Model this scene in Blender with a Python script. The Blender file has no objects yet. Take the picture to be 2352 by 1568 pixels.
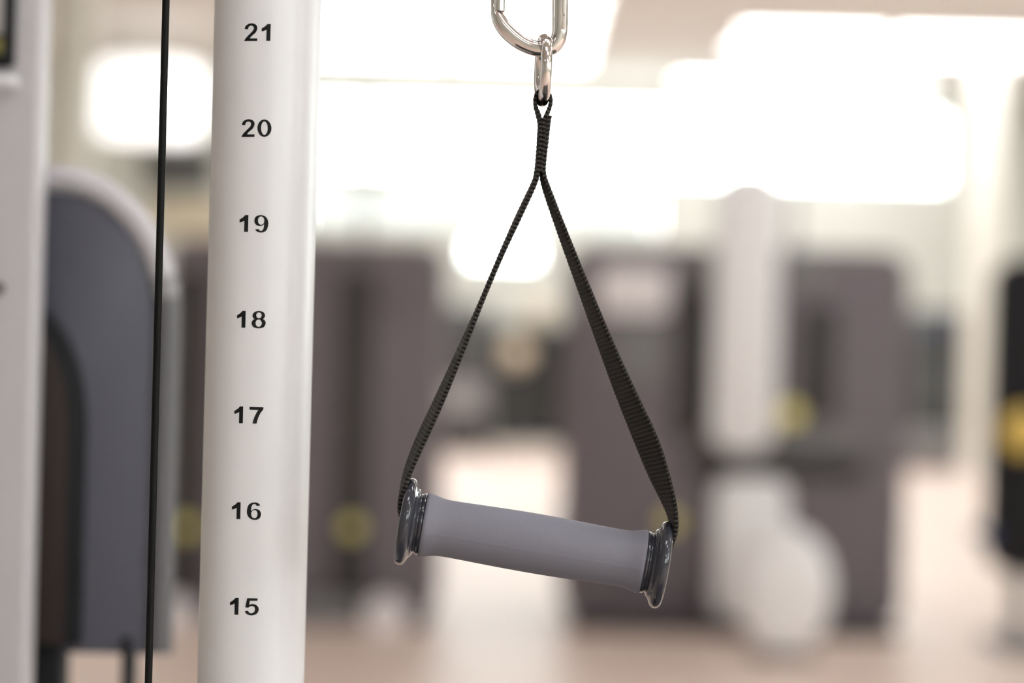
import bpy, bmesh, math, random
from mathutils import Vector, Matrix

# ------------------------------------------------------------------ camera, sky, exposure
SC = bpy.context.scene
COL = SC.collection
random.seed(7)

LENS, SENSOR, W_PX, H_PX = 85.0, 36.0, 2352.0, 1568.0
FPX = LENS / SENSOR * W_PX            # focal length in pixels of the 2352 wide frame
ROLL = math.radians(1.48)
CAM = Vector((0.0, 0.0, 1.05))
FOCUS = 1.18

cam_data = bpy.data.cameras.new('camera')
cam_data.lens = LENS
cam_data.sensor_width = SENSOR
cam_data.clip_start = 0.05
cam_data.clip_end = 200
cam_data.dof.use_dof = True
cam_data.dof.focus_distance = FOCUS
cam_data.dof.aperture_fstop = 3.5
cam_data.dof.aperture_blades = 0
cam = bpy.data.objects.new('camera', cam_data)
COL.objects.link(cam)
ca, sa = math.cos(ROLL), math.sin(ROLL)
cam.matrix_world = Matrix(((ca, -sa, 0, CAM.x), (0, 0, -1, CAM.y), (sa, ca, 0, CAM.z), (0, 0, 0, 1)))
SC.camera = cam

world = bpy.data.worlds.new('overcast_sky')
SC.world = world
world.use_nodes = True
bg = world.node_tree.nodes['Background']
bg.inputs[0].default_value = (0.95, 0.985, 1.0, 1)
bg.inputs[1].default_value = 11.0

SC.view_settings.view_transform = 'Standard'
SC.view_settings.look = 'None'
SC.view_settings.exposure = -0.02
SC.view_settings.gamma = 1.0
SC.view_settings.use_curve_mapping = False
SC.cycles.max_bounces = 5
SC.cycles.diffuse_bounces = 4
SC.cycles.glossy_bounces = 3
SC.cycles.use_adaptive_sampling = True
SC.cycles.adaptive_threshold = 0.03
SC.cycles.caustics_reflective = False
SC.cycles.caustics_refractive = False
SC.cycles.sample_clamp_indirect = 6.0

PANEL_LIGHT = 8.0                     # radiance of the ceiling light diffusers


def P(px, py, d):
    """World point seen at a photograph pixel, at depth d in front of the camera."""
    u = (px - W_PX / 2) / FPX * d
    v = (H_PX / 2 - py) / FPX * d
    return Vector((CAM.x + u * ca - v * sa, CAM.y + d, CAM.z + u * sa + v * ca))


def S(px, d):
    return px / FPX * d


# ------------------------------------------------------------------ materials
def principled(name, col, rough=0.5, metal=0.0, coat=0.0, sheen=0.0, spec=None):
    m = bpy.data.materials.new(name)
    m.use_nodes = True
    b = m.node_tree.nodes['Principled BSDF']
    b.inputs['Base Color'].default_value = (*col, 1)
    b.inputs['Roughness'].default_value = rough
    b.inputs['Metallic'].default_value = metal
    if coat:
        b.inputs['Coat Weight'].default_value = coat
        b.inputs['Coat Roughness'].default_value = 0.05
    if sheen:
        b.inputs['Sheen Weight'].default_value = sheen
        b.inputs['Sheen Roughness'].default_value = 0.5
    if spec is not None:
        b.inputs['Specular IOR Level'].default_value = spec
    return m


def grain(m, scale, amount, dist=0.0005, bump=0.2, colour=True):
    """fine procedural grain: slight colour variation and relief"""
    nt = m.node_tree
    b = nt.nodes['Principled BSDF']
    tc = nt.nodes.new('ShaderNodeTexCoord')
    nz = nt.nodes.new('ShaderNodeTexNoise')
    nz.inputs['Scale'].default_value = scale
    nz.inputs['Detail'].default_value = 4
    nt.links.new(tc.outputs['Object'], nz.inputs['Vector'])
    if colour:
        base = b.inputs['Base Color'].default_value[:3]
        rp = nt.nodes.new('ShaderNodeValToRGB')
        rp.color_ramp.elements[0].position = 0.3
        rp.color_ramp.elements[1].position = 0.7
        rp.color_ramp.elements[0].color = (*[c * (1 - amount) for c in base], 1)
        rp.color_ramp.elements[1].color = (*[min(1, c * (1 + amount)) for c in base], 1)
        nt.links.new(nz.outputs['Fac'], rp.inputs['Fac'])
        nt.links.new(rp.outputs['Color'], b.inputs['Base Color'])
    if bump:
        bp = nt.nodes.new('ShaderNodeBump')
        bp.inputs['Strength'].default_value = bump
        bp.inputs['Distance'].default_value = dist
        nt.links.new(nz.outputs['Fac'], bp.inputs['Height'])
        nt.links.new(bp.outputs['Normal'], b.inputs['Normal'])
    return m


def emitter(name, col, strength):
    m = bpy.data.materials.new(name)
    m.use_nodes = True
    b = m.node_tree.nodes['Principled BSDF']
    b.inputs['Base Color'].default_value = (0.8, 0.8, 0.8, 1)
    b.inputs['Emission Color'].default_value = (*col, 1)
    b.inputs['Emission Strength'].default_value = strength
    return m


M = {}
M['wall'] = grain(principled('wall_paint', (0.66, 0.68, 0.63), 0.7), 3, 0.03, 0.002, 0.05)
M['ceiling'] = grain(principled('ceiling_paint', (0.58, 0.55, 0.515), 0.8), 3, 0.03, 0.002, 0.05)
M['floor'] = grain(principled('floor_vinyl', (0.84, 0.675, 0.59), 0.42), 1.3, 0.05, 0.001, 0.03)
M['trim'] = principled('window_trim', (0.75, 0.74, 0.70), 0.5)
M['white_paint'] = grain(principled('white_powder_coat', (0.67, 0.66, 0.69), 0.38), 900, 0.0, 0.00005, 0.10, False)
M['post_paint'] = grain(principled('post_powder_coat', (0.50, 0.48, 0.51), 0.4), 500, 0.0, 0.00005, 0.10, False)
M['print'] = grain(principled('black_print', (0.009, 0.009, 0.010), 0.6, spec=0.15), 600, 0.05, 0.00002, 0.05)
M['cable'] = principled('black_cable_sheath', (0.007, 0.007, 0.007), 0.5, spec=0.1)
M['steel'] = grain(principled('polished_steel', (0.72, 0.68, 0.66), 0.11, 1.0), 160, 0.04, 0.00005, 0.05)
M['foam'] = grain(principled('grey_rubber_grip', (0.180, 0.175, 0.218), 0.68, sheen=0.05), 1800, 0.05, 0.00012, 0.35)
M['cap'] = principled('glossy_grey_plastic', (0.035, 0.036, 0.048), 0.06)
M['shroud_grey'] = grain(principled('slate_grey_plastic', (0.078, 0.079, 0.108), 0.5), 300, 0.03, 0.0001, 0.1)
M['black'] = grain(principled('black_plastic', (0.012, 0.012, 0.014), 0.6, spec=0.2), 200, 0.05, 0.0001, 0.1)
M['brown_dark'] = grain(principled('dark_brown_steel', (0.034, 0.025, 0.023), 0.6, spec=0.2), 100, 0.05, 0.0001, 0.1)
M['mauve'] = grain(principled('mauve_grey_shroud', (0.165, 0.140, 0.158), 0.5), 60, 0.04, 0.0003, 0.1)
M['slot'] = grain(principled('dark_slot_plastic', (0.035, 0.03, 0.032), 0.5), 60, 0.04, 0.0003, 0.1)
M['mid_grey'] = grain(principled('mid_grey_plastic', (0.20, 0.195, 0.20), 0.5), 60, 0.04, 0.0003, 0.1)
M['light_grey'] = grain(principled('light_grey_plastic', (0.36, 0.34, 0.345), 0.5), 60, 0.04, 0.0003, 0.1)
M['frame_white'] = grain(principled('white_machine_frame', (0.90, 0.89, 0.91), 0.4), 60, 0.02, 0.0003, 0.05)
M['placard'] = principled('placard_paper', (0.88, 0.83, 0.85), 0.6)
M['yellow'] = principled('yellow_plastic', (0.88, 0.78, 0.24), 0.4)
M['amber'] = principled('amber_plastic', (0.72, 0.50, 0.11), 0.45)
M['blue'] = principled('blue_plastic', (0.03, 0.07, 0.20), 0.4)
M['charcoal'] = grain(principled('charcoal_plastic', (0.06, 0.063, 0.065), 0.5), 60, 0.04, 0.0003, 0.1)
M['ball'] = grain(principled('tan_glint', (0.72, 0.60, 0.45), 0.6), 60, 0.05, 0.0005, 0.1)
M['cork'] = grain(principled('cork', (0.60, 0.53, 0.38), 0.8), 90, 0.12, 0.001, 0.2)
M['pillar'] = grain(principled('cream_pillar_paint', (0.78, 0.76, 0.69), 0.6), 4, 0.02, 0.001, 0.05)
M['screen'] = principled('dark_screen', (0.09, 0.09, 0.088), 0.3)
M['lamp'] = emitter('light_diffuser', (0.985, 0.98, 1.0), PANEL_LIGHT)
M['shade_grey'] = principled('rim_shade_grey', (0.115, 0.112, 0.122), 0.5)  # shaded tone of the white rim, painted on its lower sides
M['cab_grey'] = grain(principled('cabinet_grey', (0.06, 0.061, 0.062), 0.5), 60, 0.04, 0.0003, 0.1)
M['drum'] = emitter('pendant_fabric', (1.0, 0.99, 0.97), 1.7)
M['brushed'] = grain(principled('brushed_steel', (0.62, 0.58, 0.56), 0.38, 1.0), 700, 0.04, 0.00005, 0.2)
M['olive'] = principled('olive_print', (0.20, 0.18, 0.05), 0.6)
M['shade_light'] = principled('rim_shade_light_grey', (0.27, 0.26, 0.275), 0.5)  # half-shaded tone painted between white rim and grey sides
M['mat_rubber'] = grain(principled('mat_rubber', (0.09, 0.08, 0.075), 0.8), 120, 0.15, 0.001, 0.2)
M['rubber'] = principled('black_rubber', (0.015, 0.015, 0.015), 0.7)

# window glass: clear, with a faint surface reflection
mg = bpy.data.materials.new('window_glass')
mg.use_nodes = True
nt = mg.node_tree
for n in list(nt.nodes):
    if n.type != 'OUTPUT_MATERIAL':
        nt.nodes.remove(n)
tr = nt.nodes.new('ShaderNodeBsdfTransparent')
tr.inputs[0].default_value = (0.97, 1, 0.98, 1)
gl = nt.nodes.new('ShaderNodeBsdfGlossy')
gl.inputs['Roughness'].default_value = 0.02
mx = nt.nodes.new('ShaderNodeMixShader')
mx.inputs[0].default_value = 0.06
nt.links.new(tr.outputs[0], mx.inputs[1])
nt.links.new(gl.outputs[0], mx.inputs[2])
nt.links.new(mx.outputs[0], nt.nodes['Material Output'].inputs[0])
M['glass'] = mg
mf = mg.copy()                        # grey tinted film on the lower far windows
mf.name = 'tinted_glass'
for n in mf.node_tree.nodes:
    if n.type == 'BSDF_TRANSPARENT':
        n.inputs[0].default_value = (0.37, 0.375, 0.36, 1)
M['frosted'] = mf

# woven nylon webbing: ribs across the band, warp threads along it (UV: x across in threads, y along in metres)
mw = principled('black_webbing', (0.030, 0.026, 0.023), 0.8, sheen=0.05, spec=0.25)
nt = mw.node_tree
b = nt.nodes['Principled BSDF']
uv = nt.nodes.new('ShaderNodeUVMap')
sep = nt.nodes.new('ShaderNodeSeparateXYZ')
nt.links.new(uv.outputs[0], sep.inputs[0])


def mth(op, a, bb=None):
    n = nt.nodes.new('ShaderNodeMath')
    n.operation = op
    for i, v in enumerate((a, bb)):
        if v is None:
            continue
        if isinstance(v, (int, float)):
            n.inputs[i].default_value = v
        else:
            nt.links.new(v, n.inputs[i])
    return n.outputs[0]


RIB = 0.0021
rib = mth('SINE', mth('MULTIPLY', sep.outputs[1], 2 * math.pi / RIB))
thr = mth('SINE', mth('ADD', mth('MULTIPLY', sep.outputs[0], 2 * math.pi * 17), mth('MULTIPLY', sep.outputs[1], math.pi / RIB)))
thr2 = mth('ABSOLUTE', thr)
hgt = mth('MULTIPLY', mth('ADD', mth('MULTIPLY', rib, 0.45), 0.55), mth('ADD', mth('MULTIPLY', thr2, 0.75), 0.25))
bp = nt.nodes.new('ShaderNodeBump')
bp.inputs['Strength'].default_value = 0.8
bp.inputs['Distance'].default_value = 0.0004
nt.links.new(hgt, bp.inputs['Height'])
nt.links.new(bp.outputs['Normal'], b.inputs['Normal'])
rp = nt.nodes.new('ShaderNodeValToRGB')
rp.color_ramp.elements[0].color = (0.004, 0.0035, 0.003, 1)
rp.color_ramp.elements[1].color = (0.062, 0.053, 0.047, 1)
nt.links.new(mth('POWER', hgt, 1.6), rp.inputs['Fac'])
nt.links.new(rp.outputs['Color'], b.inputs['Base Color'])
M['webbing'] = mw


# ------------------------------------------------------------------ builders
def smooth_by_angle(me, deg=35):
    for p in me.polygons:
        p.use_smooth = True
    try:
        me.set_sharp_from_angle(angle=math.radians(deg))
    except Exception:
        pass


def link(name, bm, mat, parent=None, smooth=True, deg=35):
    """bm holds world coordinates; the object keeps its parent's origin as its own"""
    if parent is not None:
        bmesh.ops.translate(bm, verts=bm.verts, vec=-parent_loc(parent))
    me = bpy.data.meshes.new(name)
    bmesh.ops.recalc_face_normals(bm, faces=bm.faces)
    bm.to_mesh(me)
    bm.free()
    if smooth:
        smooth_by_angle(me, deg)
    me.materials.append(M[mat] if isinstance(mat, str) else mat)
    o = bpy.data.objects.new(name, me)
    COL.objects.link(o)
    if parent is not None:
        o.parent = parent
    return o


def parent_loc(o):
    v = Vector((0, 0, 0))
    while o is not None:
        v = v + o.location
        o = o.parent
    return v


def thing(name, label, cat, loc, group=None):
    o = bpy.data.objects.new(name, None)
    o.empty_display_size = 0.05
    COL.objects.link(o)
    o.location = loc
    return tag(o, label, cat, group)


def tag(o, label=None, cat=None, group=None, kind=None):
    if label:
        o['label'] = label
    if cat:
        o['category'] = cat
    if group:
        o['group'] = group
    if kind:
        o['kind'] = kind
    return o


def box(bm, c, s, r=0.0, seg=3):
    g = bmesh.ops.create_cube(bm, size=1.0)
    vs = g['verts']
    bmesh.ops.scale(bm, verts=vs, vec=Vector(s))
    bmesh.ops.translate(bm, verts=vs, vec=Vector(c))
    if r > 0:
        es = list({e for v in vs for e in v.link_edges})
        bmesh.ops.bevel(bm, geom=es, offset=min(r, 0.49 * min(s)), segments=seg, profile=0.5, affect='EDGES')
    return bm


def bx(c, s, r=0.0, seg=3):
    return box(bmesh.new(), c, s, r, seg)


def round_rect(w, h, r, n=8):
    pts = []
    for cx, cz, a0 in ((w / 2 - r, h / 2 - r, 0), (-w / 2 + r, h / 2 - r, 90), (-w / 2 + r, -h / 2 + r, 180), (w / 2 - r, -h / 2 + r, 270)):
        for i in range(n + 1):
            a = math.radians(a0 + 90 * i / n)
            pts.append((cx + r * math.cos(a), cz + r * math.sin(a)))
    return pts


def prism(bm, outline, y0, y1, bevel=0.0, org=(0, 0)):
    """extrude an XZ outline from y0 (front, near the camera) to y1, front edge bevelled"""
    n = len(outline)
    cx = sum(p[0] for p in outline) / n
    cz = sum(p[1] for p in outline) / n
    rings = []
    ext = [max(abs(p[0] - cx) for p in outline), max(abs(p[1] - cz) for p in outline)]
    if bevel > 0:
        levels = [(y0, -bevel), (y0 + bevel * 0.3, -bevel * 0.3), (y0 + bevel, 0.0), (y1, 0.0)]
    else:
        levels = [(y0, 0.0), (y1, 0.0)]
    for y, inset in levels:
        fx = 1 + inset / ext[0]
        fz = 1 + inset / ext[1]
        rings.append([bm.verts.new((org[0] + cx + (p[0] - cx) * fx, y, org[1] + cz + (p[1] - cz) * fz)) for p in outline])
    for a, b2 in zip(rings, rings[1:]):
        for i in range(n):
            bm.faces.new((a[i], a[(i + 1) % n], b2[(i + 1) % n], b2[i]))
    bm.faces.new(rings[0])
    bm.faces.new(list(reversed(rings[-1])))
    return bm


def sweep(bm, pts, radii, sides=16, closed=False, caps=True):
    """round tube through points"""
    n = len(pts)
    if isinstance(radii, (int, float)):
        radii = [radii] * n
    rings = []
    prev = None
    for i in range(n):
        a = pts[(i - 1) % n] if (closed or i > 0) else pts[i]
        c = pts[(i + 1) % n] if (closed or i < n - 1) else pts[i]
        t = (c - a).normalized()
        if prev is None:
            ref = Vector((0, 1, 0)) if abs(t.y) < 0.8 else Vector((1, 0, 0))
            nrm = (ref - t * ref.dot(t)).normalized()
        else:
            nrm = (prev - t * prev.dot(t)).normalized()
        prev = nrm
        bn = t.cross(nrm)
        rings.append([bm.verts.new(pts[i] + (nrm * math.cos(2 * math.pi * k / sides) + bn * math.sin(2 * math.pi * k / sides)) * radii[i]) for k in range(sides)])
    m = n if closed else n - 1
    for i in range(m):
        a, c = rings[i], rings[(i + 1) % n]
        for k in range(sides):
            bm.faces.new((a[k], a[(k + 1) % sides], c[(k + 1) % sides], c[k]))
    if not closed and caps:
        bm.faces.new(list(reversed(rings[0])))
        bm.faces.new(rings[-1])
    return bm


def catmull(ctrl, step, closed=False):
    """ctrl: list of tuples of equal length; returns resampled list of tuples (first three are xyz)"""
    out = []
    n = len(ctrl)
    segs = n if closed else n - 1
    for i in range(segs):
        if closed:
            p0, p1, p2, p3 = (ctrl[(i + k - 1) % n] for k in range(4))
        else:
            p0, p1, p2, p3 = ctrl[max(i - 1, 0)], ctrl[i], ctrl[i + 1], ctrl[min(i + 2, n - 1)]
        L = math.dist(p1[:3], p2[:3])
        k = max(1, int(L / step))
        for j in range(k):
            t = j / k
            out.append(tuple(0.5 * ((2 * b_) + (-a_ + c_) * t + (2 * a_ - 5 * b_ + 4 * c_ - d_) * t * t + (-a_ + 3 * b_ - 3 * c_ + d_) * t ** 3)
                             for a_, b_, c_, d_ in zip(p0, p1, p2, p3)))
    if not closed:
        out.append(tuple(ctrl[-1]))
    return out


def lathe(bm, profile, org, axis, sides=64, ripple=None):
    """revolve (along, radius) pairs about an axis; ripple(angle) adds to the radius"""
    axis = axis.normalized()
    ref = Vector((0, -1, 0)) if abs(axis.y) < 0.9 else Vector((1, 0, 0))
    e1 = (ref - axis * ref.dot(axis)).normalized()
    e2 = axis.cross(e1)
    rings = []
    for a, r in profile:
        ring = []
        for k in range(sides):
            th = 2 * math.pi * k / sides
            rr = r + (ripple(k) if ripple else 0)
            ring.append(bm.verts.new(org + axis * a + (e1 * math.cos(th) + e2 * math.sin(th)) * rr))
        rings.append(ring)
    for a, c in zip(rings, rings[1:]):
        for k in range(sides):
            bm.faces.new((a[k], a[(k + 1) % sides], c[(k + 1) % sides], c[k]))
    return bm, rings


def disc(c, r, depth, sides=32, bevel=0.15):
    """solid round button facing the camera (-Y)"""
    bm = bmesh.new()
    prof = [(0, r * 0.001), (0, r * (1 - bevel)), (depth * 0.25, r), (depth, r), (depth, r * 0.001)]
    lathe(bm, prof, Vector(c), Vector((0, 1, 0)), sides)
    return bm


# ------------------------------------------------------------------ the room
RX0, RX1, RY0, RY1, RZ = -6.2, 7.2, -5.0, 24.0, 3.6
T = 0.15


def struct(name, bm, mat, parent=None):
    o = link(name, bm, mat, parent, smooth=False)
    if parent is None:
        o['kind'] = 'structure'
    return o


cx, cy = (RX0 + RX1) / 2, (RY0 + RY1) / 2
struct('floor', bx((cx, cy, -0.05), (RX1 - RX0 + 2 * T, RY1 - RY0 + 2 * T, 0.1)), 'floor')
struct('ceiling', bx((cx, cy, RZ + 0.05), (RX1 - RX0 + 2 * T, RY1 - RY0 + 2 * T, 0.1)), 'ceiling')
struct('wall_left', bx((RX0 - T / 2, cy, RZ / 2), (T, RY1 - RY0, RZ)), 'wall')


def wall_with_holes(name, axis, pos, thick, a0, a1, holes):
    """wall in a plane; holes = (a_min, a_max, z_min, z_max), cut out as a grid of blocks"""
    xs = sorted({a0, a1} | {h[0] for h in holes} | {h[1] for h in holes})
    zs = sorted({0.0, RZ} | {h[2] for h in holes} | {h[3] for h in holes})
    bm = bmesh.new()
    for i in range(len(xs) - 1):
        for k in range(len(zs) - 1):
            ma, mz = (xs[i] + xs[i + 1]) / 2, (zs[k] + zs[k + 1]) / 2
            if any(h[0] < ma < h[1] and h[2] < mz < h[3] for h in holes):
                continue
            if axis == 'x':
                box(bm, (ma, pos, mz), (xs[i + 1] - xs[i], thick, zs[k + 1] - zs[k]))
            else:
                box(bm, (pos, ma, mz), (thick, xs[i + 1] - xs[i], zs[k + 1] - zs[k]))
    bmesh.ops.remove_doubles(bm, verts=bm.verts, dist=1e-5)
    return struct(name, bm, 'wall')


def window(name, axis, pos, a0, a1, z0, z1, lights, pane='glass'):
    """frame, mullions and one glass pane to each light of the window"""
    f = 0.05

    def bxx(c_a, c_z, s_a, s_z, d=0.07):
        return bx((c_a, pos, c_z) if axis == 'x' else (pos, c_a, c_z), (s_a, d, s_z) if axis == 'x' else (d, s_a, s_z))
    bm = bmesh.new()
    for ca_, cz_, sa_, sz_ in (((a0 + a1) / 2, z0 + f / 2, a1 - a0, f), ((a0 + a1) / 2, z1 - f / 2, a1 - a0, f),
                               (a0 + f / 2, (z0 + z1) / 2, f, z1 - z0 - 2 * f), (a1 - f / 2, (z0 + z1) / 2, f, z1 - z0 - 2 * f)):
        box(bm, (ca_, pos, cz_) if axis == 'x' else (pos, ca_, cz_), (sa_, 0.07, sz_) if axis == 'x' else (0.07, sa_, sz_))
    w = struct(name, bm, 'trim')
    wl = (a1 - a0 - 2 * f) / lights
    for i in range(lights):
        p0 = a0 + f + i * wl
        struct('window_pane', bxx(p0 + wl / 2, (z0 + z1) / 2, wl - 0.03, z1 - z0 - 2 * f, 0.006), pane, w)
        if i:
            struct('mullion', bxx(p0, (z0 + z1) / 2, 0.03, z1 - z0 - 2 * f, 0.06), 'trim', w)
    return w


# far wall: clerestory band under the ceiling and one low window in the gap between the machines
WY = RY1 + T / 2
band = (P(640, 300, 24).x, P(2185, 300, 24).x, 2.68, 3.44)
low = (P(1068, 500, 24).x, P(1243, 500, 24).x, 1.80, 2.08)
mid = (P(680, 500, 24).x, P(1520, 500, 24).x, 2.14, 2.60)
wall_with_holes('wall_far', 'x', WY, T, RX0 - T, RX1 + T, [band, low, mid])
window('window_1', 'x', WY, *band, 8)
window('window_2', 'x', WY, *low, 1)
window('window_7', 'x', WY, *mid, 5, 'frosted')
# right wall: tall windows beside the camera
holes = [(-4.4, -2.2, 1.3, 3.2), (-1.6, 0.6, 1.3, 3.2), (10.0, 12.6, 0.9, 3.2), (13.4, 16.0, 0.9, 3.2)]
wall_with_holes('wall_right', 'y', RX1 + T / 2, T, RY0, RY1, holes)
for i, h in enumerate(holes):
    window('window_%d' % (i + 3), 'y', RX1 + T / 2, *h, 3)
back = (2.0, 5.4, 1.8, 3.3)  # unseen window, added to light the foreground from the front right
wall_with_holes('wall_back', 'x', RY0 - T / 2, T, RX0 - T, RX1 + T, [back])
window('window_8', 'x', RY0 - T / 2, *back, 4)
struct('baseboard_far', bx((cx, RY1 - 0.01, 0.05), (RX1 - RX0, 0.02, 0.10)), 'trim')


# ------------------------------------------------------------------ ceiling lights
def light_panel(x, y, label, group, sx=1.2, sy=0.6):
    t = thing('ceiling_light', label, 'ceiling light', (x, y, RZ), group)
    bm = bmesh.new()
    f = 0.025
    z = RZ - 0.02
    box(bm, (x, y - sy / 2 + f / 2, z), (sx, f, 0.04))
    box(bm, (x, y + sy / 2 - f / 2, z), (sx, f, 0.04))
    box(bm, (x - sx / 2 + f / 2, y, z), (f, sy - 2 * f, 0.04))
    box(bm, (x + sx / 2 - f / 2, y, z), (f, sy - 2 * f, 0.04))
    link('frame', bm, 'trim', t, smooth=False)
    link('diffuser', bx((x, y, RZ - 0.015), (sx - 2 * f, sy - 2 * f, 0.01)), 'lamp', t, smooth=False)
    return t


for ix in (-1.25, 0.02):
    for iy in (17.6, 18.6, 19.6, 20.6, 21.5):
        light_panel(ix, iy, 'flush ceiling light panel in the bright double row above the hanging handle', 'double row of lights above the handle')
for ix in (2.35, 3.6, 4.85):
    for iy in (19.4, 20.4):
        light_panel(ix, iy, 'flush ceiling light panel in the bright block at top right', 'block of lights at top right')
for ix in (2.1, 3.35):
    light_panel(ix, 23.1, 'flush ceiling light panel closest to the far windows', 'lights closest to the far windows')
for iy in (-3.4, -0.6, 2.2, 5.0, 8.0, 11.5):
    for ix in (-3.0, 1.4, 4.2):
        if ix < 0 and -1 < iy < 8:
            continue
        light_panel(ix, iy, 'flush ceiling light panel overhead, above the top edge of the photo', 'overhead lights above the picture')

for iy in (0.1, 1.7):  # two unseen panels, added for more top light on the grip
    light_panel(0.1, iy, 'added flush ceiling light panel, unseen, straight above the hanging handle', 'added lights straight above the handle')

# drum pendant at the upper left
pl = P(345, 232, 20.0)
t = thing('pendant_lamp', 'bright white drum pendant lamp at upper left, behind the black cable', 'lamp', (pl.x, pl.y, RZ))
bm = bmesh.new()
lathe(bm, [(0, 0.01), (0, 0.40), (0.03, 0.43), (0.55, 0.43), (0.58, 0.40), (0.58, 0.01)], pl + Vector((0, 0, -0.29)), Vector((0, 0, 1)), 32)
link('lamp_shade', bm, 'drum', t)
link('rod', sweep(bmesh.new(), [Vector((pl.x, pl.y, pl.z + 0.28)), Vector((pl.x, pl.y, RZ - 0.02))], 0.012, 10), 'trim', t)
link('ceiling_rose', lathe(bmesh.new(), [(0, 0.01), (0, 0.06), (0.03, 0.05), (0.03, 0.01)], Vector((pl.x, pl.y, RZ - 0.03)), Vector((0, 0, 1)), 20)[0], 'trim', t)

# ------------------------------------------------------------------ numbered column of the cable station
DCOL = 1.20                                        # depth of the tube's front
HD = 0.036
DMID = DCOL - 0.008 + HD                           # depth of the tube's axis
cc = P(596.5, 784, DMID)
HW = S(120.5, DMID)                     # half width and half depth of the tube
COLY = DMID


def col_front(x):
    """y of the tube's front surface at world x (rounded tube, flatter towards the right)"""
    u = max(-1.0, min(1.0, (x - cc.x) / HW))
    return COLY - HD * (1 - abs(u) ** 2.35) ** (1 / 2.35)


t_col = thing('numbered_column', 'white tubular column with black numbers 15 to 21 up its front', 'column', (cc.x, COLY, 0))
out = []
N = 96
for i in range(N):
    a = 2 * math.pi * i / N
    c_, s_ = math.cos(a), math.sin(a)
    x = math.copysign(abs(c_) ** (2 / 2.35), c_) * HW
    y = math.copysign(abs(s_) ** (2 / 2.35), s_) * HD
    # shallow seam groove on the front right
    if y < 0:
        d = abs(x / HW - 0.70)
        if d < 0.02:
            y += 0.0005
            x -= 0.0001
    out.append((x, y))
bm = bmesh.new()
zs = [0.012, 0.5, 0.8, 1.05, 1.3, 1.8, 2.30]
rings = [[bm.verts.new((cc.x + x, COLY + y, z)) for x, y in out] for z in zs]
for a, c in zip(rings, rings[1:]):
    for i in range(N):
        bm.faces.new((a[i], a[(i + 1) % N], c[(i + 1) % N], c[i]))
bm.faces.new(list(reversed(rings[0])))
bm.faces.new(rings[-1])
link('tube', bm, 'white_paint', t_col, deg=50)
link('base_plate', bx((cc.x, COLY, 0.015), (0.42, 0.5, 0.014), 0.004), 'black', t_col)
link('top_cap', bx((cc.x, COLY, 2.31), (2 * HW + 0.01, 2 * HD + 0.01, 0.02), 0.004), 'black', t_col)

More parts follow.
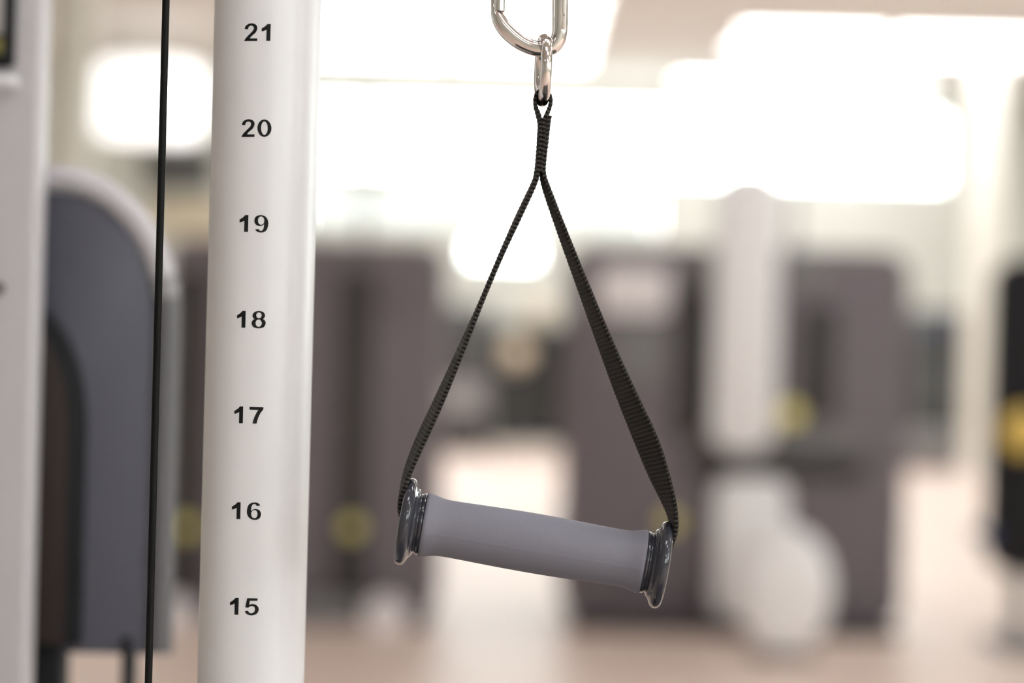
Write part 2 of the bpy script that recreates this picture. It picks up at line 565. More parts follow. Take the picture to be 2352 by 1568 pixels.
# digit outlines, traced as corner/smooth points; y grows downwards
GL = {
    '1': ([[(380, 468, 1), (440, 432, 0), (470, 405, 0), (495, 378, 1), (562, 378, 1), (553, 716, 1), (474, 716, 1), (479, 492, 1), (432, 514, 0), (382, 530, 1)]], 8.711),
    '9': ([[(750, 668, 1), (822, 660, 1), (840, 686, 0), (865, 697, 0), (902, 680, 0), (924, 630, 0), (930, 567, 1), (890, 594, 0), (840, 602, 0), (768, 572, 0), (736, 492, 0), (772, 410, 0), (870, 382, 0), (962, 415, 0), (1010, 500, 0), (1012, 590, 0), (975, 690, 0), (910, 727, 0), (840, 729, 0), (785, 708, 0)],
           [(870, 412, 0), (918, 435, 0), (937, 490, 0), (918, 552, 0), (870, 575, 0), (825, 550, 0), (810, 490, 0), (828, 434, 0)]], 8.711),
    '6': ([[(850, 527, 1), (778, 537, 1), (763, 511, 0), (735, 495, 0), (698, 512, 0), (674, 560, 0), (668, 636, 1), (705, 606, 0), (760, 594, 0), (832, 622, 0), (865, 700, 0), (832, 785, 0), (740, 815, 0), (640, 780, 0), (588, 695, 0), (588, 600, 0), (625, 505, 0), (705, 466, 0), (780, 468, 0), (824, 492, 0)],
           [(735, 618, 0), (777, 640, 0), (795, 697, 0), (777, 757, 0), (735, 780, 0), (690, 757, 0), (669, 697, 0), (688, 640, 0)]], 8.711),
    '8': ([[(825, 382, 0), (908, 403, 0), (945, 463, 0), (935, 512, 0), (905, 543, 1), (945, 578, 0), (958, 633, 0), (918, 705, 0), (820, 728, 0), (720, 705, 0), (680, 633, 0), (694, 578, 0), (737, 543, 1), (706, 512, 0), (698, 463, 0), (738, 403, 0)],
           [(825, 411, 0), (864, 428, 0), (879, 468, 0), (864, 510, 0), (825, 527, 0), (786, 510, 0), (771, 468, 0), (786, 428, 0)],
           [(820, 553, 0), (864, 574, 0), (882, 625, 0), (864, 676, 0), (820, 698, 0), (776, 676, 0), (759, 625, 0), (776, 574, 0)]], 8.711),
    '7': ([[(638, 470, 1), (912, 478, 1), (910, 522, 1), (855, 595, 0), (810, 690, 0), (778, 806, 1), (698, 804, 1), (722, 705, 0), (762, 615, 0), (812, 531, 1), (636, 527, 1)]], 8.711),
    '2': ([[(595, 225, 1), (606, 192, 0), (638, 169, 0), (680, 162, 0), (724, 178, 0), (741, 215, 0), (724, 262, 0), (690, 294, 0), (667, 314, 0), (656, 332, 1), (741, 332, 1), (739, 362, 1), (588, 361, 1), (610, 325, 0), (652, 283, 0), (690, 245, 0), (701, 215, 0), (692, 196, 0), (668, 188, 0), (644, 199, 0), (633, 229, 1)]], 4.9),
    '0': ([[(820 + 78 * math.sin(k * math.pi / 8), 1343 - 98 * math.cos(k * math.pi / 8), 0) for k in range(16)],
           [(820 + 37 * math.sin(k * math.pi / 8), 1343 - 75 * math.cos(k * math.pi / 8), 0) for k in range(16)]], 4.9),
    '5': ([[(630, 607, 1), (748, 610, 1), (745, 638, 1), (660, 636, 1), (652, 682, 1), (690, 673, 0), (738, 690, 0), (760, 735, 0), (736, 785, 0), (680, 803, 0), (625, 788, 0), (600, 755, 1), (640, 749, 1), (652, 769, 0), (680, 778, 0), (709, 761, 0), (718, 730, 0), (706, 705, 0), (680, 697, 0), (656, 705, 0), (642, 717, 1), (606, 711, 1)]], 4.93),
}


def outline_points(pts, n=6):
    """Catmull-Rom through smooth points, straight to and from corners"""
    res = []
    L = len(pts)
    for i in range(L):
        p0, p1, p2, p3 = pts[i - 1], pts[i], pts[(i + 1) % L], pts[(i + 2) % L]
        if p1[2] and p2[2]:
            res.append(p1[:2])
            continue
        if p1[2]:
            p0 = p1
        if p2[2]:
            p3 = p2
        for j in range(n):
            t_ = j / n
            res.append(tuple(0.5 * (2 * b_ + (-a_ + c_) * t_ + (2 * a_ - 5 * b_ + 4 * c_ - d_) * t_ ** 2 + (-a_ + 3 * b_ - 3 * c_ + d_) * t_ ** 3)
                             for a_, b_, c_, d_ in zip(p0[:2], p1[:2], p2[:2], p3[:2])))
    return res


def glyph_loops(ch):
    loops, sc = GL[ch]
    ls = [outline_points(l) for l in loops]
    xs = [p[0] for p in ls[0]]
    ys = [p[1] for p in ls[0]]
    mx_, my_ = (min(xs) + max(xs)) / 2, (min(ys) + max(ys)) / 2
    return [[((x - mx_) / sc, (y - my_) / sc) for x, y in l] for l in ls]


NUMS = {'21': [('2', 575.7, 73.8), ('1', 611.4, 74.5)], '20': [('2', 569.2, 294), ('0', 607.3, 294.2)],
        '19': [('1', 560.3, 513), ('9', 600.2, 513.8)], '18': [('1', 554, 733), ('8', 594.1, 733.8)],
        '17': [('1', 548.2, 952.4), ('7', 589, 953.3)], '16': [('1', 542.5, 1172.3), ('6', 583.2, 1173.5)],
        '15': [('1', 538.0, 1392), ('5', 578, 1393)]}
for num, glyphs in NUMS.items():
    cu = bpy.data.curves.new('number_outline', 'CURVE')
    cu.dimensions = '2D'
    cu.fill_mode = 'BOTH'
    for ch, gx, gy in glyphs:
        for l in glyph_loops(ch):
            sp = cu.splines.new('POLY')
            sp.points.add(len(l) - 1)
            for q, (x, y) in zip(sp.points, l):
                wp = P(gx + x, gy + y, DCOL - 0.008)
                q.co = (wp.x, wp.z, 0, 1)
            sp.use_cyclic_u = True
    tmp = bpy.data.objects.new('tmp', cu)
    COL.objects.link(tmp)
    me = bpy.data.meshes.new_from_object(tmp)
    bpy.data.objects.remove(tmp)
    bpy.data.curves.remove(cu)
    bm = bmesh.new()
    bm.from_mesh(me)
    bpy.data.meshes.remove(me)
    x0 = min(v.co.x for v in bm.verts)
    x1 = max(v.co.x for v in bm.verts)
    for k in range(1, 24):
        xx = x0 + (x1 - x0) * k / 24
        bmesh.ops.bisect_plane(bm, geom=list(bm.verts) + list(bm.edges) + list(bm.faces), plane_co=(xx, 0, 0), plane_no=(1, 0, 0))
    for v in bm.verts:
        v.co = Vector((v.co.x, col_front(v.co.x) - 0.00012, v.co.y))
    for f_ in bm.faces:
        f_.normal_update()
    o = link('number', bm, 'print', t_col, smooth=False)
    o['label'] = 'black printed number %s' % num

# top arm with the two guide pulleys that carry the cable (above the picture)
LX = P(361.0, 784, FOCUS - 0.005).x                      # the cable's vertical run
HX = P(1247, 160, FOCUS).x                      # where the handle hangs
CY_ = FOCUS - 0.005
PZ, PR = 2.12, 0.05
link('pulley_arm', bx(((LX + HX) / 2, COLY - 0.0, 2.24), (HX - LX + 0.10, 0.05, 0.05), 0.006), 'white_paint', t_col)
for wx in (LX + PR, HX - PR):
    bm = bmesh.new()
    lathe(bm, [(-0.010, 0.008), (-0.010, PR + 0.006), (-0.006, PR + 0.006), (-0.002, PR - 0.002), (0.002, PR - 0.002), (0.006, PR + 0.006), (0.010, PR + 0.006), (0.010, 0.008)],
          Vector((wx, CY_, PZ)), Vector((0, 1, 0)), 40)
    link('pulley', bm, 'black', t_col)
    link('pulley_bracket', bx((wx, CY_ + 0.018, 2.18), (0.03, 0.006, 0.15), 0.002), 'white_paint', t_col)

# unseen rubber mat, added to cut the floor bounce on the grip
tag(link('added_mat', bx((0.1, 1.3, 0.004), (1.9, 1.9, 0.008), 0.003), 'mat_rubber'), 'added dark rubber mat under the numbered column, unseen, cutting floor bounce', 'mat')

# ------------------------------------------------------------------ the black cable
CR = S(8.6, 1.17)
pts = [Vector((LX, CY_, z)) for z in (0.023, 0.6, 1.0, 1.4, PZ)]
for k in range(1, 9):
    a = math.pi - k / 8 * math.pi / 2
    pts.append(Vector((LX + PR + PR * math.cos(a), CY_, PZ + PR * math.sin(a))))
for k in range(0, 9):
    a = math.pi / 2 - k / 8 * math.pi / 2
    pts.append(Vector((HX - PR + PR * math.cos(a), CY_, PZ + PR * math.sin(a))))
ctop = P(1232, -243, FOCUS)
pts += [Vector((HX, CY_, 1.60)), Vector((HX, CY_, ctop.z + 0.045))]
t = thing('pulley_cable', 'thin black coated cable running vertically left of the numbered column', 'cable', (LX, CY_, 0.022))
link('cable_run', sweep(bmesh.new(), pts, CR, 14), 'cable', t)
bm = bmesh.new()
bmesh.ops.create_uvsphere(bm, u_segments=24, v_segments=16, radius=0.016)
bmesh.ops.translate(bm, verts=bm.verts, vec=Vector((HX, CY_, ctop.z + 0.045)))
link('stop_ball', bm, 'rubber', t)
ec = Vector((HX, CY_, ctop.z + 0.0145))
link('eye', sweep(bmesh.new(), [ec + Vector((0, 0.0145 * math.cos(a), 0.0185 * math.sin(a))) for a in [2 * math.pi * k / 32 for k in range(32)]], 0.0022, 10, closed=True), 'steel', t)

# ------------------------------------------------------------------ carabiner
F = FOCUS
ctrl = [(1133, -22, 6), (1135, 8, 8), (1143, 38, 15), (1160, 66, 18.5), (1190, 93, 18.5), (1222, 109, 18), (1250, 113, 18), (1272, 105, 18), (1284, 84, 18), (1287, 55, 18.5),
        (1287, 0, 18.5), (1288, -100, 18.5), (1290, -190, 18.5), (1286, -222, 18), (1262, -243, 18), (1225, -243, 18), (1185, -222, 18), (1160, -195, 17), (1148, -165, 14)]
c3 = [(*P(x, y, F), S(r, F)) for x, y, r in ctrl]
rs = catmull(c3, 0.0012)
t = thing('carabiner', 'polished steel carabiner at the top edge, holding the ring', 'carabiner', P(1250, 113, F))
link('body', sweep(bmesh.new(), [Vector(q[:3]) for q in rs], [q[3] for q in rs], 24), 'steel', t)
g0, g1 = P(1147, 29, F), P(1151, -172, F)
gd = (g1 - g0)
prof = [(0, 0.0004), (0, S(11, F)), (0.0006, S(13, F)), (gd.length, S(13, F)), (gd.length, 0.0004)]
off = Vector((0, -0.001, 0))
link('gate', lathe(bmesh.new(), prof, g0 + off, gd, 28)[0], 'steel', t)
sp = bx(((P(1295, 70, F).x + P(1296, -170, F).x) / 2, F - S(16.2, F), (P(1296, 70, F).z + P(1296, -170, F).z) / 2), (S(13, F), S(4.0, F), S(240, F)), S(1.5, F), 2)
link('spine_flat', sp, 'brushed', t)
for pyy in (36, -8):
    pc = P(1295, pyy, F) + Vector((0, -S(19.6, F), 0))
    link('rivet', disc(pc, S(3.2, F), 0.002, 20, 0.3), 'steel', t)

# ------------------------------------------------------------------ stirrup handle: ring, strap, grip, end caps
gl_, gr_ = P(972, 1204, F), P(1478, 1290, F)
ax = (gr_ - gl_)
GLEN = ax.length
ax.normalize()
t_h = thing('cable_handle', 'grey stirrup handle on a black webbing strap hanging from the carabiner', 'handle', (gl_ + gr_) / 2)

# ring, seen nearly edge on
rc = P(1247.5, 161.5, F)
RR, WR = S(83.5 - 13.5, F), S(13.5, F)
yaw = math.radians(5.5)
rp_ = []
for k in range(96):
    a = 2 * math.pi * k / 96
    rp_.append(rc + Vector((math.sin(yaw) * -RR * math.cos(a), math.cos(yaw) * RR * math.cos(a), RR * math.sin(a))))
link('ring', sweep(bmesh.new(), rp_, WR, 24, closed=True), 'steel', t_h)

# grip with gently bulging middle, flared ends and a faint mould seam
prof = []
NP = 60
for i in range(NP + 1):
    s = i / NP * GLEN
    e = min(s, GLEN - s)
    r = 0.01372 + 0.00085 * math.sin(math.pi * s / GLEN) ** 2
    r += 0.0020 * math.exp(-(e / 0.0062) ** 2)
    prof.append((s, r))
prof = [(0.0, 0.006), (0.0, prof[0][1] - 0.0005)] + [(0.0004, prof[0][1])] + prof[1:-1] + [(GLEN - 0.0004, prof[-1][1]), (GLEN, prof[-1][1] - 0.0005), (GLEN, 0.006)]
SEAM = 4
link('grip', lathe(bmesh.new(), prof, gl_, ax, 128, lambda k: 0.00012 if k == SEAM else 0.0)[0], 'foam', t_h, deg=60)

# end caps
capp = [(-0.002, 0.0075), (0.0, 0.0140), (0.0, 0.01455), (0.0006, 0.0150), (0.0016, 0.0150), (0.0021, 0.0145), (0.0028, 0.0145), (0.0032, 0.0153), (0.0038, 0.0163),
        (0.0044, 0.0168), (0.0049, 0.0175), (0.0056, 0.0190), (0.0064, 0.0203), (0.0074, 0.0211), (0.0087, 0.0213), (0.0100, 0.0209), (0.0110, 0.0198), (0.0114, 0.0182),
        (0.0108, 0.0165), (0.0085, 0.0150), (0.0065, 0.0120), (0.0060, 0.0095), (0.0060, 0.0075), (-0.002, 0.0075)]
for org, d in ((gl_, -ax), (gr_, ax)):
    cp = catmull([(a, r, 0) for a, r in capp], 0.00035)
    link('end_cap', lathe(bmesh.new(), [(q[0], q[1]) for q in cp], org, d, 96)[0], 'cap', t_h, deg=70)

# webbing strap
SW, ST = 0.0245, 0.0026


def band(bm, uvl, ctrl, v0=0.0):
    """ctrl: (px, py, apparent width px, width scale or 0). The band's width runs away from the camera and turns to show a face."""
    c = []
    for x, y, wpx, ws in ctrl:
        p = P(x, y, F)
        app = S(wpx, F)
        sn = max(0.0, min(0.95, (app - ST) / SW))
        c.append((p.x, p.y, p.z, sn, ws or 1.0))
    q = catmull(c, 0.0003)
    n = len(q)
    K = 24
    rings = []
    s = v0
    for i in range(n):
        p = Vector(q[i][:3])
        if i:
            s += (p - Vector(q[i - 1][:3])).length
        tt = (Vector(q[min(i + 1, n - 1)][:3]) - Vector(q[max(i - 1, 0)][:3])).normalized()
        side = tt.cross(Vector((0, 1, 0))).normalized()
        if side.x > 0:
            side = -side
        sn = max(0.0, q[i][3])
        wd = (Vector((0, 1, 0)) * math.sqrt(1 - sn * sn) + side * sn)
        wd = (wd - tt * wd.dot(tt)).normalized()
        th = tt.cross(wd)
        ph = 2 * math.pi * s / RIB
        hw = SW / 2 * min(1.0, q[i][4]) + 0.00022 * math.sin(ph)
        ht = ST / 2 * (0.74 + 0.26 * min(1.0, max(0.0, (q[i][4] - 0.34) / 0.5))) * (1 + 0.10 * math.sin(ph))
        ring = []
        for k in range(K):
            a = 2 * math.pi * k / K
            cx_, sx_ = math.cos(a), math.sin(a)
            u = math.copysign(abs(cx_) ** 0.30, cx_)
            w = math.copysign(abs(sx_) ** 0.55, sx_)
            ring.append((bm.verts.new(p + wd * (u * hw) + th * (w * ht)), u * 0.5 + 0.5, s))
        rings.append(ring)
    for a, c2 in zip(rings, rings[1:]):
        for k in range(K):
            vs = (a[k], a[(k + 1) % K], c2[(k + 1) % K], c2[k])
            f_ = bm.faces.new([v[0] for v in vs])
            for lp, v in zip(f_.loops, vs):
                lp[uvl].uv = (v[1], v[2])
    bm.faces.new([v[0] for v in rings[0]])
    bm.faces.new([v[0] for v in reversed(rings[-1])])


bm = bmesh.new()
uvl = bm.loops.layers.uv.new('UVMap')
# left leg, up the joined part, round the ring and down the middle of the joined part
band(bm, uvl, [(946, 1200, 13, 0), (930, 1192, 13, 0), (921, 1172, 13, 0), (921, 1145, 15, 0), (927, 1115, 22, 0), (941, 1072, 29, 0), (966, 1012, 33, 0), (1004, 930, 32, 0), (1058, 806, 25, 0),
               (1112, 678, 15, 0), (1150, 588, 17, 0), (1190, 500, 19, 0), (1225, 425, 18, 0), (1233, 398, 16, 0), (1237, 360, 15, 0), (1240, 310, 14, 0), (1241, 285, 14, 0.8),
               (1236, 263, 14, 0.6), (1231, 248, 13, 0.42), (1229, 231, 12, 0.36), (1234, 215, 12, 0.34), (1247, 209, 12, 0.34), (1260, 215, 12, 0.34), (1265, 231, 12, 0.36), (1262, 248, 13, 0.42), (1256, 263, 14, 0.6), (1250, 280, 13, 0.8),
               (1249, 300, 13, 0), (1246, 340, 13, 0), (1243, 375, 13, 0), (1241, 397, 12, 0)])
# right leg, up the joined part to the sewn-down end
band(bm, uvl, [(1503, 1296, 13, 0), (1518, 1292, 13, 0), (1531, 1272, 13, 0), (1539, 1246, 14, 0), (1546, 1218, 18, 0), (1546, 1190, 22, 0), (1535, 1148, 36, 0), (1512, 1085, 52, 0), (1484, 1010, 59, 0),
               (1434, 895, 50, 0), (1385, 775, 39, 0), (1352, 690, 33, 0), (1318, 602, 28, 0), (1283, 510, 23, 0), (1256, 435, 19, 0), (1247, 403, 16, 0), (1248, 375, 14, 0),
               (1253, 330, 14, 0), (1257, 292, 14, 0), (1260, 270, 15, 0)])
link('strap', bm, 'webbing', t_h, deg=80)

# ------------------------------------------------------------------ weight tower at the left edge
DP = 1.66
pe = P(82, 784, DP)                                        # right front edge of the post
PW, PD = 0.085, 0.028
pcx = pe.x - PW / 2
t = thing('weight_tower', 'white upright with arched slate grey weight cover behind it, cut by the left edge', 'gym machine', (pcx, DP + 0.05, 0))
link('upright', bx((pcx, DP + PD / 2, 1.11), (PW, PD, 2.18), 0.006, 5), 'post_paint', t)
link('foot_plate', bx((pcx + 0.02, DP + 0.1, 0.015), (0.36, 0.5, 0.014), 0.004), 'black', t)
pc = P(-16, 60, DP - 0.004)
o = link('placard', bx((pc.x, DP - 0.003, pc.z), (S(104, DP), 0.008, S(190, DP)), 0.006), 'black', t)
q = P(-8, 25, DP)
link('placard_print', bx((q.x, DP - 0.0075, q.z), (S(40, DP), 0.002, S(110, DP)), 0.0005), 'light_grey', o)
q = P(-4, 108, DP)
link('placard_mark', bx((q.x, DP - 0.0075, q.z), (S(28, DP), 0.002, S(36, DP)), 0.0005), 'olive', o)
q = P(-10, 190, DP)
link('holder_lip', bx((q.x, DP - 0.004, q.z), (S(110, DP), 0.012, S(34, DP)), 0.004), 'white_paint', t)
q = P(-4, 662, DP)
link('bolt', disc((q.x, DP - 0.003, q.z), S(15, DP), 0.006, 6, 0.2), 'brown_dark', t)

DS = 1.62 + 0.11


def arch(cxp, rx, ry, spring, bottom, n=28):
    """outline of an arch-topped panel in world x,z from pixel measures at depth DS"""
    c0 = P(cxp, spring, DS)
    zb = P(cxp, bottom, DS).z
    rxw, ryw = S(rx, DS), S(ry, DS)
    pts = [(c0.x + rxw * math.cos(math.pi * i / n), c0.z + ryw * math.sin(math.pi * i / n)) for i in range(n + 1)]
    return pts + [(c0.x - rxw, zb), (c0.x + rxw, zb)]


ACX = 118
link('cover_panel', prism(bmesh.new(), arch(ACX, 236, 285, 725, 1498), DS, DS + 0.02, 0.002), 'shroud_grey', t, deg=40)
# raised white rim around the cover; shade on its lower sides painted in grey
c0 = P(ACX, 725, DS)
zb = P(ACX, 1495, DS).z
rim = []
rxw, ryw = S(266, DS), S(315, DS)
rim.append(Vector((c0.x + rxw, DS, zb)))
for i in range(8):
    rim.append(Vector((c0.x + rxw, DS, zb + (c0.z - zb) * (i + 1) / 9)))
for i in range(41):
    a = math.pi * i / 40
    rim.append(Vector((c0.x + rxw * math.cos(a), DS, c0.z + ryw * math.sin(a))))
for i in range(9):
    rim.append(Vector((c0.x - rxw, DS, c0.z + (zb - c0.z) * (i + 1) / 9)))
for nm_, part_, mt_ in (('rim', rim[13:47], 'post_paint'), ('rim_shade_blend', rim[11:14], 'shade_light'), ('rim_shade_blend', rim[46:49], 'shade_light'), ('rim_shade_side', rim[:12], 'shade_grey'), ('rim_shade_side', rim[48:], 'shade_grey')):
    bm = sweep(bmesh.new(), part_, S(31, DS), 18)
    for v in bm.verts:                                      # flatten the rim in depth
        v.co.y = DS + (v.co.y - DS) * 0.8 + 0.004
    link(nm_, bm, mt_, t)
link('opening_trim', prism(bmesh.new(), arch(40, 160, 300, 985, 1480), DS - 0.010, DS + 0.004, 0.004), 'black', t, deg=40)
link('inner_panel', prism(bmesh.new(), arch(30, 132, 270, 1000, 1470), DS - 0.013, DS - 0.008, 0.002), 'brown_dark', t, deg=40)
for pxl, pw in ((112, 70), (292, 26)):
    q = P(pxl, 1490, DS)
    link('leg', bx((q.x, DS + 0.012, q.z / 2 + 0.014), (S(pw, DS), 0.03, q.z - 0.01), 0.003), 'black', t)
link('tie_bar', bx((pcx, (DP + DS) / 2 + 0.03, 1.0), (0.03, DS - DP, 0.05), 0.004), 'black', t)


# ------------------------------------------------------------------ background machines
def rr(px0, py0, px1, py1, d, depth, r_px, bevel=0.004, dy=0.0):
    """rounded panel covering a pixel rectangle at depth d (front face), extending back by depth"""
    c = P((px0 + px1) / 2, (py0 + py1) / 2, d)
    w, h = S(px1 - px0, d), S(py1 - py0, d)
    return prism(bmesh.new(), round_rect(w, h, min(S(r_px, d), 0.49 * w, 0.49 * h)), d + dy, d + dy + depth, bevel, (c.x, c.z))


def knob(px, py, d, r, mat, parent):
    q = P(px, py, d)
    bm = bmesh.new()
    lathe(bm, [(0, 0.0005), (0, r * 0.8), (0.008, r), (0.022, r), (0.026, r * 0.5), (0.05, r * 0.4), (0.05, 0.0005)], Vector((q.x, d - 0.05, q.z)), Vector((0, 1, 0)), 24)
    return link('knob', bm, mat, parent)


# machine with two weight stacks, behind the numbered column
DA = 8.9
q = P(700, 1000, DA)
t = thing('twin_stack_machine', 'mauve grey twin weight stack machine half hidden by the numbered column', 'gym machine', (q.x, DA + 0.25, 0))
zt, x0, x1 = P(700, 550, DA).z, P(376, 1000, DA).x, P(1012, 1000, DA).x
link('shroud', prism(bmesh.new(), round_rect(x1 - x0, zt - 0.03, 0.07), DA, DA + 0.45, 0.01, ((x0 + x1) / 2, (zt + 0.03) / 2)), 'mauve', t, deg=40)
link('floor_frame', bx(((x0 + x1) / 2, DA + 0.2, 0.02), (x1 - x0 - 0.06, 0.55, 0.04), 0.01), 'slot', t)
for xs0, xs1 in ((772, 850), (392, 470)):
    o = link('stack_slot', rr(xs0, 620, xs1, 1400, DA - 0.012, 0.02, 12, 0.003), 'slot', t, deg=40)
for kx in (810, 432):
    knob(kx, 1210, DA - 0.012, 0.034, 'yellow', t)
for kx in (885, 398):
    c = P(kx, 1418, DA - 0.2)
    bm = bmesh.new()
    lathe(bm, [(0, 0.001), (0, 0.06), (0.015, 0.078), (0.12, 0.078), (0.135, 0.06), (0.135, 0.001)], Vector((c.x, DA - 0.27, c.z)), Vector((0, 1, 0)), 28)
    link('roller', bm, 'placard', t)
    link('roller_arm', sweep(bmesh.new(), [Vector((c.x, DA - 0.14, c.z)), Vector((c.x, DA + 0.02, c.z))], 0.015, 12), 'slot', t)
link('lower_cover', rr(660, 1375, 835, 1482, DA - 0.12, 0.13, 20, 0.01), 'mid_grey', t, deg=40)
link('top_label', rr(860, 640, 990, 720, DA - 0.006, 0.008, 8, 0.002), 'mauve', t)
q0 = P(834, 560, DA + 0.1)
link('mast', sweep(bmesh.new(), [Vector((q0.x, DA + 0.1, zt - 0.05)), Vector((q0.x, DA + 0.1, zt + 0.62))], 0.012, 12), 'mauve', t)

# single-stack machine on the right
DB = 9.0
q = P(1685, 1000, DB)
t = thing('weight_machine', 'large mauve grey weight machine with a white front post, right of the handle', 'gym machine', (q.x, DB + 0.2, 0))
zt, x0, x1 = P(1685, 566, DB).z, P(1296, 1000, DB).x, P(2082, 1000, DB).x
link('shroud', prism(bmesh.new(), round_rect(x1 - x0, zt - 0.02, 0.10), DB, DB + 0.45, 0.01, ((x0 + x1) / 2, (zt + 0.02) / 2)), 'mauve', t, deg=40)
link('floor_frame', bx(((x0 + x1) / 2, DB + 0.1, 0.02), (x1 - x0 - 0.08, 0.6, 0.04), 0.01), 'slot', t)
link('slot', rr(1550, 660, 1636, 1010, DB - 0.012, 0.02, 12, 0.003), 'slot', t, deg=40)
link('slot', rr(1836, 700, 1924, 960, DB - 0.012, 0.02, 12, 0.003), 'slot', t, deg=40)
o = link('instruction_placard', rr(1374, 612, 1538, 722, DB - 0.012, 0.012, 20, 0.002), 'placard', t)
o['label'] = 'pale rounded instruction placard'
link('print_panel', rr(1408, 740, 1528, 880, DB - 0.008, 0.008, 10, 0.002), 'mid_grey', t)
link('upper_badge', rr(1560, 590, 1636, 660, DB - 0.008, 0.008, 14, 0.002), 'mid_grey', t)
link('upper_badge', rr(1800, 590, 1900, 660, DB - 0.008, 0.008, 14, 0.002), 'mid_grey', t)
o = link('front_post', rr(1640, 385, 1790, 1040, DB - 0.16, 0.10, 60, 0.02), 'frame_white', t, deg=40)
qq = P(1715, 480, DB - 0.1)
link('post_bracket', bx((qq.x, DB - 0.02, P(1715, 640, DB).z), (0.12, 0.12, 0.06), 0.01), 'slot', t)
link('post_bracket', bx((qq.x, DB - 0.02, P(1715, 960, DB).z), (0.12, 0.12, 0.06), 0.01), 'slot', t)
link('cross_bar', rr(1590, 1048, 1990, 1096, DB - 0.06, 0.07, 18, 0.01), 'slot', t, deg=40)
link('cross_pad', rr(1600, 985, 1990, 1030, DB - 0.03, 0.035, 20, 0.01), 'mid_grey', t, deg=40)
knob(1812, 950, DB - 0.10, 0.044, 'yellow', t)
link('knob_stem', sweep(bmesh.new(), [P(1812, 950, DB - 0.10), Vector((P(1812, 950, DB - 0.10).x, DB + 0.01, P(1812, 950, DB - 0.10).z))], 0.015, 12), 'slot', t)
knob(1540, 1195, DB, 0.034, 'yellow', t)
link('lower_post', rr(1640, 1098, 1812, 1428, DB - 0.12, 0.13, 40, 0.02), 'frame_white', t, deg=40)
# white round guard over the front wheel
DW = 8.12
c = P(1806, 1362, DW)
cz = max(c.z, 0.0)
rad = 0.19
bm = bmesh.new()
lathe(bm, [(0, 0.001), (0, rad * 0.75), (0.02, rad * 0.93), (0.05, rad), (0.11, rad), (0.13, rad * 0.9), (0.13, 0.001)], Vector((c.x, DW, 0)), Vector((0, 1, 0)), 40)
for v in bm.verts:
    v.co.x = c.x + (v.co.x - c.x) * 0.86
    v.co.z = v.co.z * 1.16 + rad * 1.16 + 0.012
link('wheel_guard', bm, 'frame_white', t)
link('guard_strut', bx((c.x - 0.03, (DW + DB) / 2 + 0.06, 0.10), (0.08, DB - DW - 0.1, 0.06), 0.01), 'frame_white', t)
link('guard_foot', bx((c.x, DW + 0.065, 0.009), (0.2, 0.13, 0.018), 0.004), 'slot', t)
qm = P(1822, 560, DB + 0.1)
link('mast', sweep(bmesh.new(), [Vector((qm.x, DB + 0.1, zt - 0.05)), Vector((qm.x, DB + 0.1, zt + 0.24))], 0.014, 12), 'mauve', t)

# black machine cut by the right edge
DR = 8.6
q = P(2380, 1000, DR)
t = thing('black_machine', 'tall black padded machine with an amber knob, cut by the right edge', 'gym machine', (q.x, DR + 0.1, 0))
link('pad', rr(2284, 592, 2520, 1322, DR, 0.14, 60, 0.02), 'black', t, deg=40)
kn = knob(2346, 990, DR, 0.080, 'amber', t)
zb = P(2400, 1310, DR).z
for lx in (2350, 2470):
    qx = P(lx, 1400, DR).x
    link('leg', bx((qx, DR + 0.08, zb / 2 + 0.01), (0.06, 0.06, zb + 0.02), 0.008), 'mid_grey', t)
link('base', bx((P(2405, 1400, DR).x, DR + 0.08, 0.012), (0.36, 0.5, 0.024), 0.006), 'mid_grey', t)
bq = P(2254, 1228, DR)
bm = sweep(bmesh.new(), [Vector((bq.x - 0.018, DR + 0.03, bq.z)), Vector((bq.x + 0.06, DR + 0.03, bq.z))], [0.026, 0.026], 18)
o = link('lever_grip', bm, 'blue', t)
o['label'] = 'blue lever grip'

# ------------------------------------------------------------------ far end of the gym
# dark rack in the gap; its tan balls stand in for blurred glints
DK = 21.6
x0, x1 = P(1122, 900, DK).x, P(1300, 900, DK).x
t = thing('dark_rack', 'dark open rack in the gap between the two mauve machines', 'rack', ((x0 + x1) / 2, DK + 0.2, 0))
zr = P(1200, 745, DK).z
link('back_panel', bx(((x0 + x1) / 2, DK + 0.36, zr / 2 + 0.05), (x1 - x0 - 0.02, 0.02, zr - 0.14), 0.004), 'charcoal', t)
for xx in (x0 + 0.02, x1 - 0.02):
    link('side_post', bx((xx, DK + 0.2, zr / 2), (0.04, 0.36, zr), 0.006), 'charcoal', t)
shelf_z = [P(1185, 852, DK).z, 0.16]
for zz in shelf_z:
    link('shelf', bx(((x0 + x1) / 2, DK + 0.18, zz), (x1 - x0 - 0.08, 0.32, 0.025), 0.004), 'charcoal', t)


link('shelf', bx(((x0 + x1) / 2, DK + 0.2, zr), (x1 - x0, 0.36, 0.025), 0.004), 'charcoal', t)


def ball(px, z, r, label):  # tan ball imitating a small bright glint spread by the blur
    x = P(px, 800, DK).x
    bm = bmesh.new()
    bmesh.ops.create_uvsphere(bm, u_segments=32, v_segments=20, radius=r)
    bmesh.ops.translate(bm, verts=bm.verts, vec=Vector((x, DK + 0.18, z + r + 0.0125)))
    t_ = thing('glint_ball', label, 'ball', (x, DK + 0.18, z + 0.0125), 'glint balls on the dark rack')
    link('shell', bm, 'ball', t_)
    sm = [Vector((x, DK + 0.18, z + r + 0.0125)) + Vector((math.cos(a), math.sin(a), 0)) * (r * 1.001) for a in [2 * math.pi * k / 40 for k in range(40)]]
    link('seam', sweep(bmesh.new(), sm, 0.003, 6, closed=True), 'charcoal', t_)


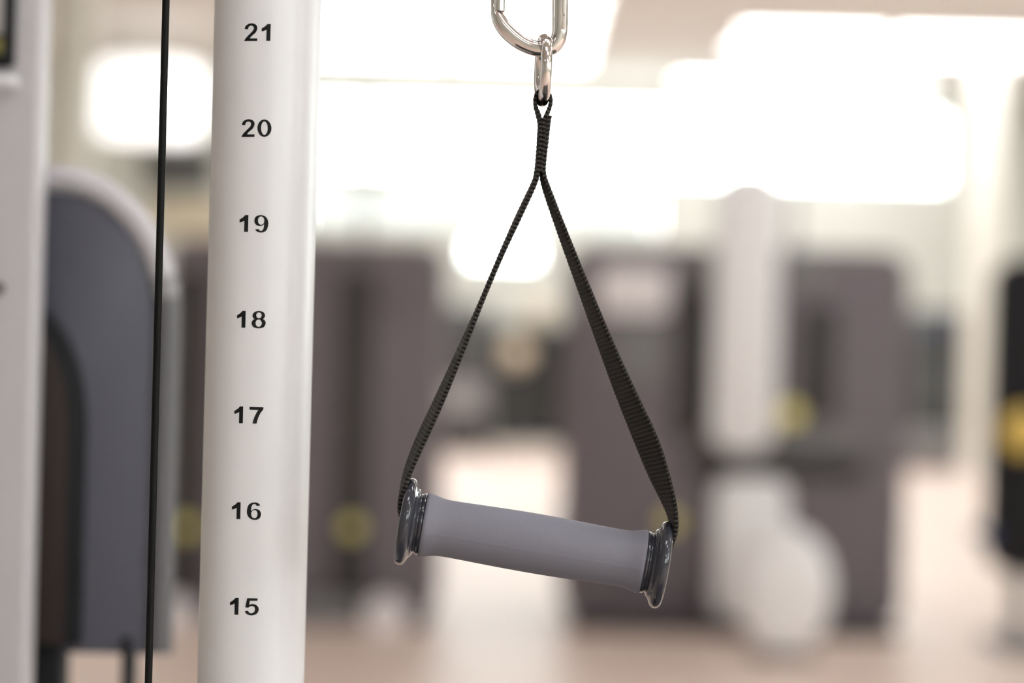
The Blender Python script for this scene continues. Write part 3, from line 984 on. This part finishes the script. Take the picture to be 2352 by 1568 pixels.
ball(1186, shelf_z[0], 0.145, 'larger tan ball standing in for a blurred glint, lower shelf of the dark rack')
ball(1238, zr, 0.115, 'smaller tan ball standing in for a blurred glint, top shelf of the dark rack')


# grey cabinet left of the rack
DG = 22.6
x0, x1 = P(975, 900, DG).x, P(1118, 900, DG).x
zt = P(1080, 700, DG).z
t = thing('storage_cabinet', 'mid grey storage cabinet left of the dark rack, under the low far window', 'cabinet', ((x0 + x1) / 2, DG + 0.2, 0))
link('body', bx(((x0 + x1) / 2, DG + 0.22, zt / 2), (x1 - x0, 0.40, zt), 0.008), 'cab_grey', t)
for sgn in (-1, 1):
    xm = (x0 + x1) / 2 + sgn * (x1 - x0) / 4
    dr = link('door', bx((xm, DG + 0.012, zt * 0.70), ((x1 - x0) / 2 - 0.012, 0.02, zt * 0.54), 0.004), 'cab_grey', t)
    link('door_handle', bx((xm - sgn * ((x1 - x0) / 4 - 0.04), DG - 0.006, zt * 0.7), (0.015, 0.02, 0.12), 0.004), 'light_grey', dr)
q = P(1092, 912, DG)
link('drawer', bx(((x0 + x1) / 2 + 0.04, DG + 0.008, q.z), ((x1 - x0) - 0.14, 0.03, 0.30), 0.006), 'light_grey', t)

# treadmill at the far right
DT = 21.4
q = P(2163, 900, DT)
t = thing('treadmill', 'dark grey treadmill standing at the far wall, right of the white post machine', 'treadmill', (q.x, DT + 0.6, 0))
X = q.x
link('deck', bx((X, DT + 0.85, 0.10), (0.56, 1.5, 0.12), 0.03), 'charcoal', t)
link('motor_hood', bx((X, DT + 0.16, 0.19), (0.52, 0.36, 0.28), 0.06), 'mid_grey', t)
for sgn in (-1, 1):
    link('upright', bx((X + sgn * 0.22, DT + 0.30, 0.68), (0.07, 0.10, 1.10), 0.02), 'charcoal', t)
    link('handrail', sweep(bmesh.new(), [Vector((X + sgn * 0.22, DT + 0.30, 0.98)), Vector((X + sgn * 0.24, DT + 0.55, 1.0)), Vector((X + sgn * 0.24, DT + 0.95, 0.96))], 0.02, 10), 'charcoal', t)
co = link('console', bx((X, DT + 0.27, 1.26), (0.50, 0.12, 0.34), 0.04), 'charcoal', t)
link('console_badge', bx((X - 0.05, DT + 0.205, 1.30), (0.12, 0.02, 0.09), 0.004), 'blue', co)
link('belly_panel', bx((X, DT + 0.30, 0.72), (0.36, 0.04, 0.74), 0.01), 'charcoal', t)

# cream pillar at the upper left and pale pillar at the right
for pxa, pxb, d, lab, nm in ((112, 196, 15.0, 'cream support pillar between the left upright and the black cable', 'pillar'),
                             (2238, 2300, 20.5, 'pale support pillar left of the black machine at the right edge', 'pillar')):
    xa, xb = P(pxa, 400, d).x, P(pxb, 400, d).x
    t = thing('support_pillar', lab, nm, ((xa + xb) / 2, d + (xb - xa) / 2, 0))
    link('shaft', bx(((xa + xb) / 2, d + (xb - xa) / 2, RZ / 2), (xb - xa, xb - xa, RZ - 0.004), 0.01), 'pillar', t)
    link('skirting', bx(((xa + xb) / 2, d + (xb - xa) / 2, 0.06), (xb - xa + 0.03, xb - xa + 0.03, 0.12), 0.006), 'trim', t)

# television and cork board on the far wall, seen between the cable and the column
q0, q1 = P(335, 330, 23.9), P(490, 442, 23.9)
t = thing('television', 'dark wall television between the black cable and the numbered column', 'television', ((q0.x + q1.x) / 2, RY1, (q0.z + q1.z) / 2))
link('casing', bx(((q0.x + q1.x) / 2, RY1 - 0.04, (q0.z + q1.z) / 2), (abs(q1.x - q0.x), 0.06, abs(q0.z - q1.z)), 0.01), 'charcoal', t)
link('screen', bx(((q0.x + q1.x) / 2, RY1 - 0.072, (q0.z + q1.z) / 2), (abs(q1.x - q0.x) - 0.05, 0.006, abs(q0.z - q1.z) - 0.05), 0.002), 'screen', t)
link('wall_bracket', bx(((q0.x + q1.x) / 2, RY1 - 0.006, (q0.z + q1.z) / 2), (0.2, 0.012, 0.15), 0.002), 'charcoal', t)
q0, q1 = P(335, 455, 23.9), P(520, 540, 23.9)
t = thing('cork_board', 'tan cork board on the far wall below the television', 'notice board', ((q0.x + q1.x) / 2, RY1, (q0.z + q1.z) / 2))
cxx, czz, ww, hh = (q0.x + q1.x) / 2, (q0.z + q1.z) / 2, abs(q1.x - q0.x), abs(q0.z - q1.z)
link('board', bx((cxx, RY1 - 0.012, czz), (ww, 0.02, hh), 0.002), 'cork', t)
bm = bmesh.new()
box(bm, (cxx, RY1 - 0.015, czz + hh / 2), (ww + 0.04, 0.03, 0.03))
box(bm, (cxx, RY1 - 0.015, czz - hh / 2), (ww + 0.04, 0.03, 0.03))
box(bm, (cxx - ww / 2, RY1 - 0.015, czz), (0.03, 0.03, hh - 0.03))
box(bm, (cxx + ww / 2, RY1 - 0.015, czz), (0.03, 0.03, hh - 0.03))
link('board_frame', bm, 'trim', t, smooth=False)
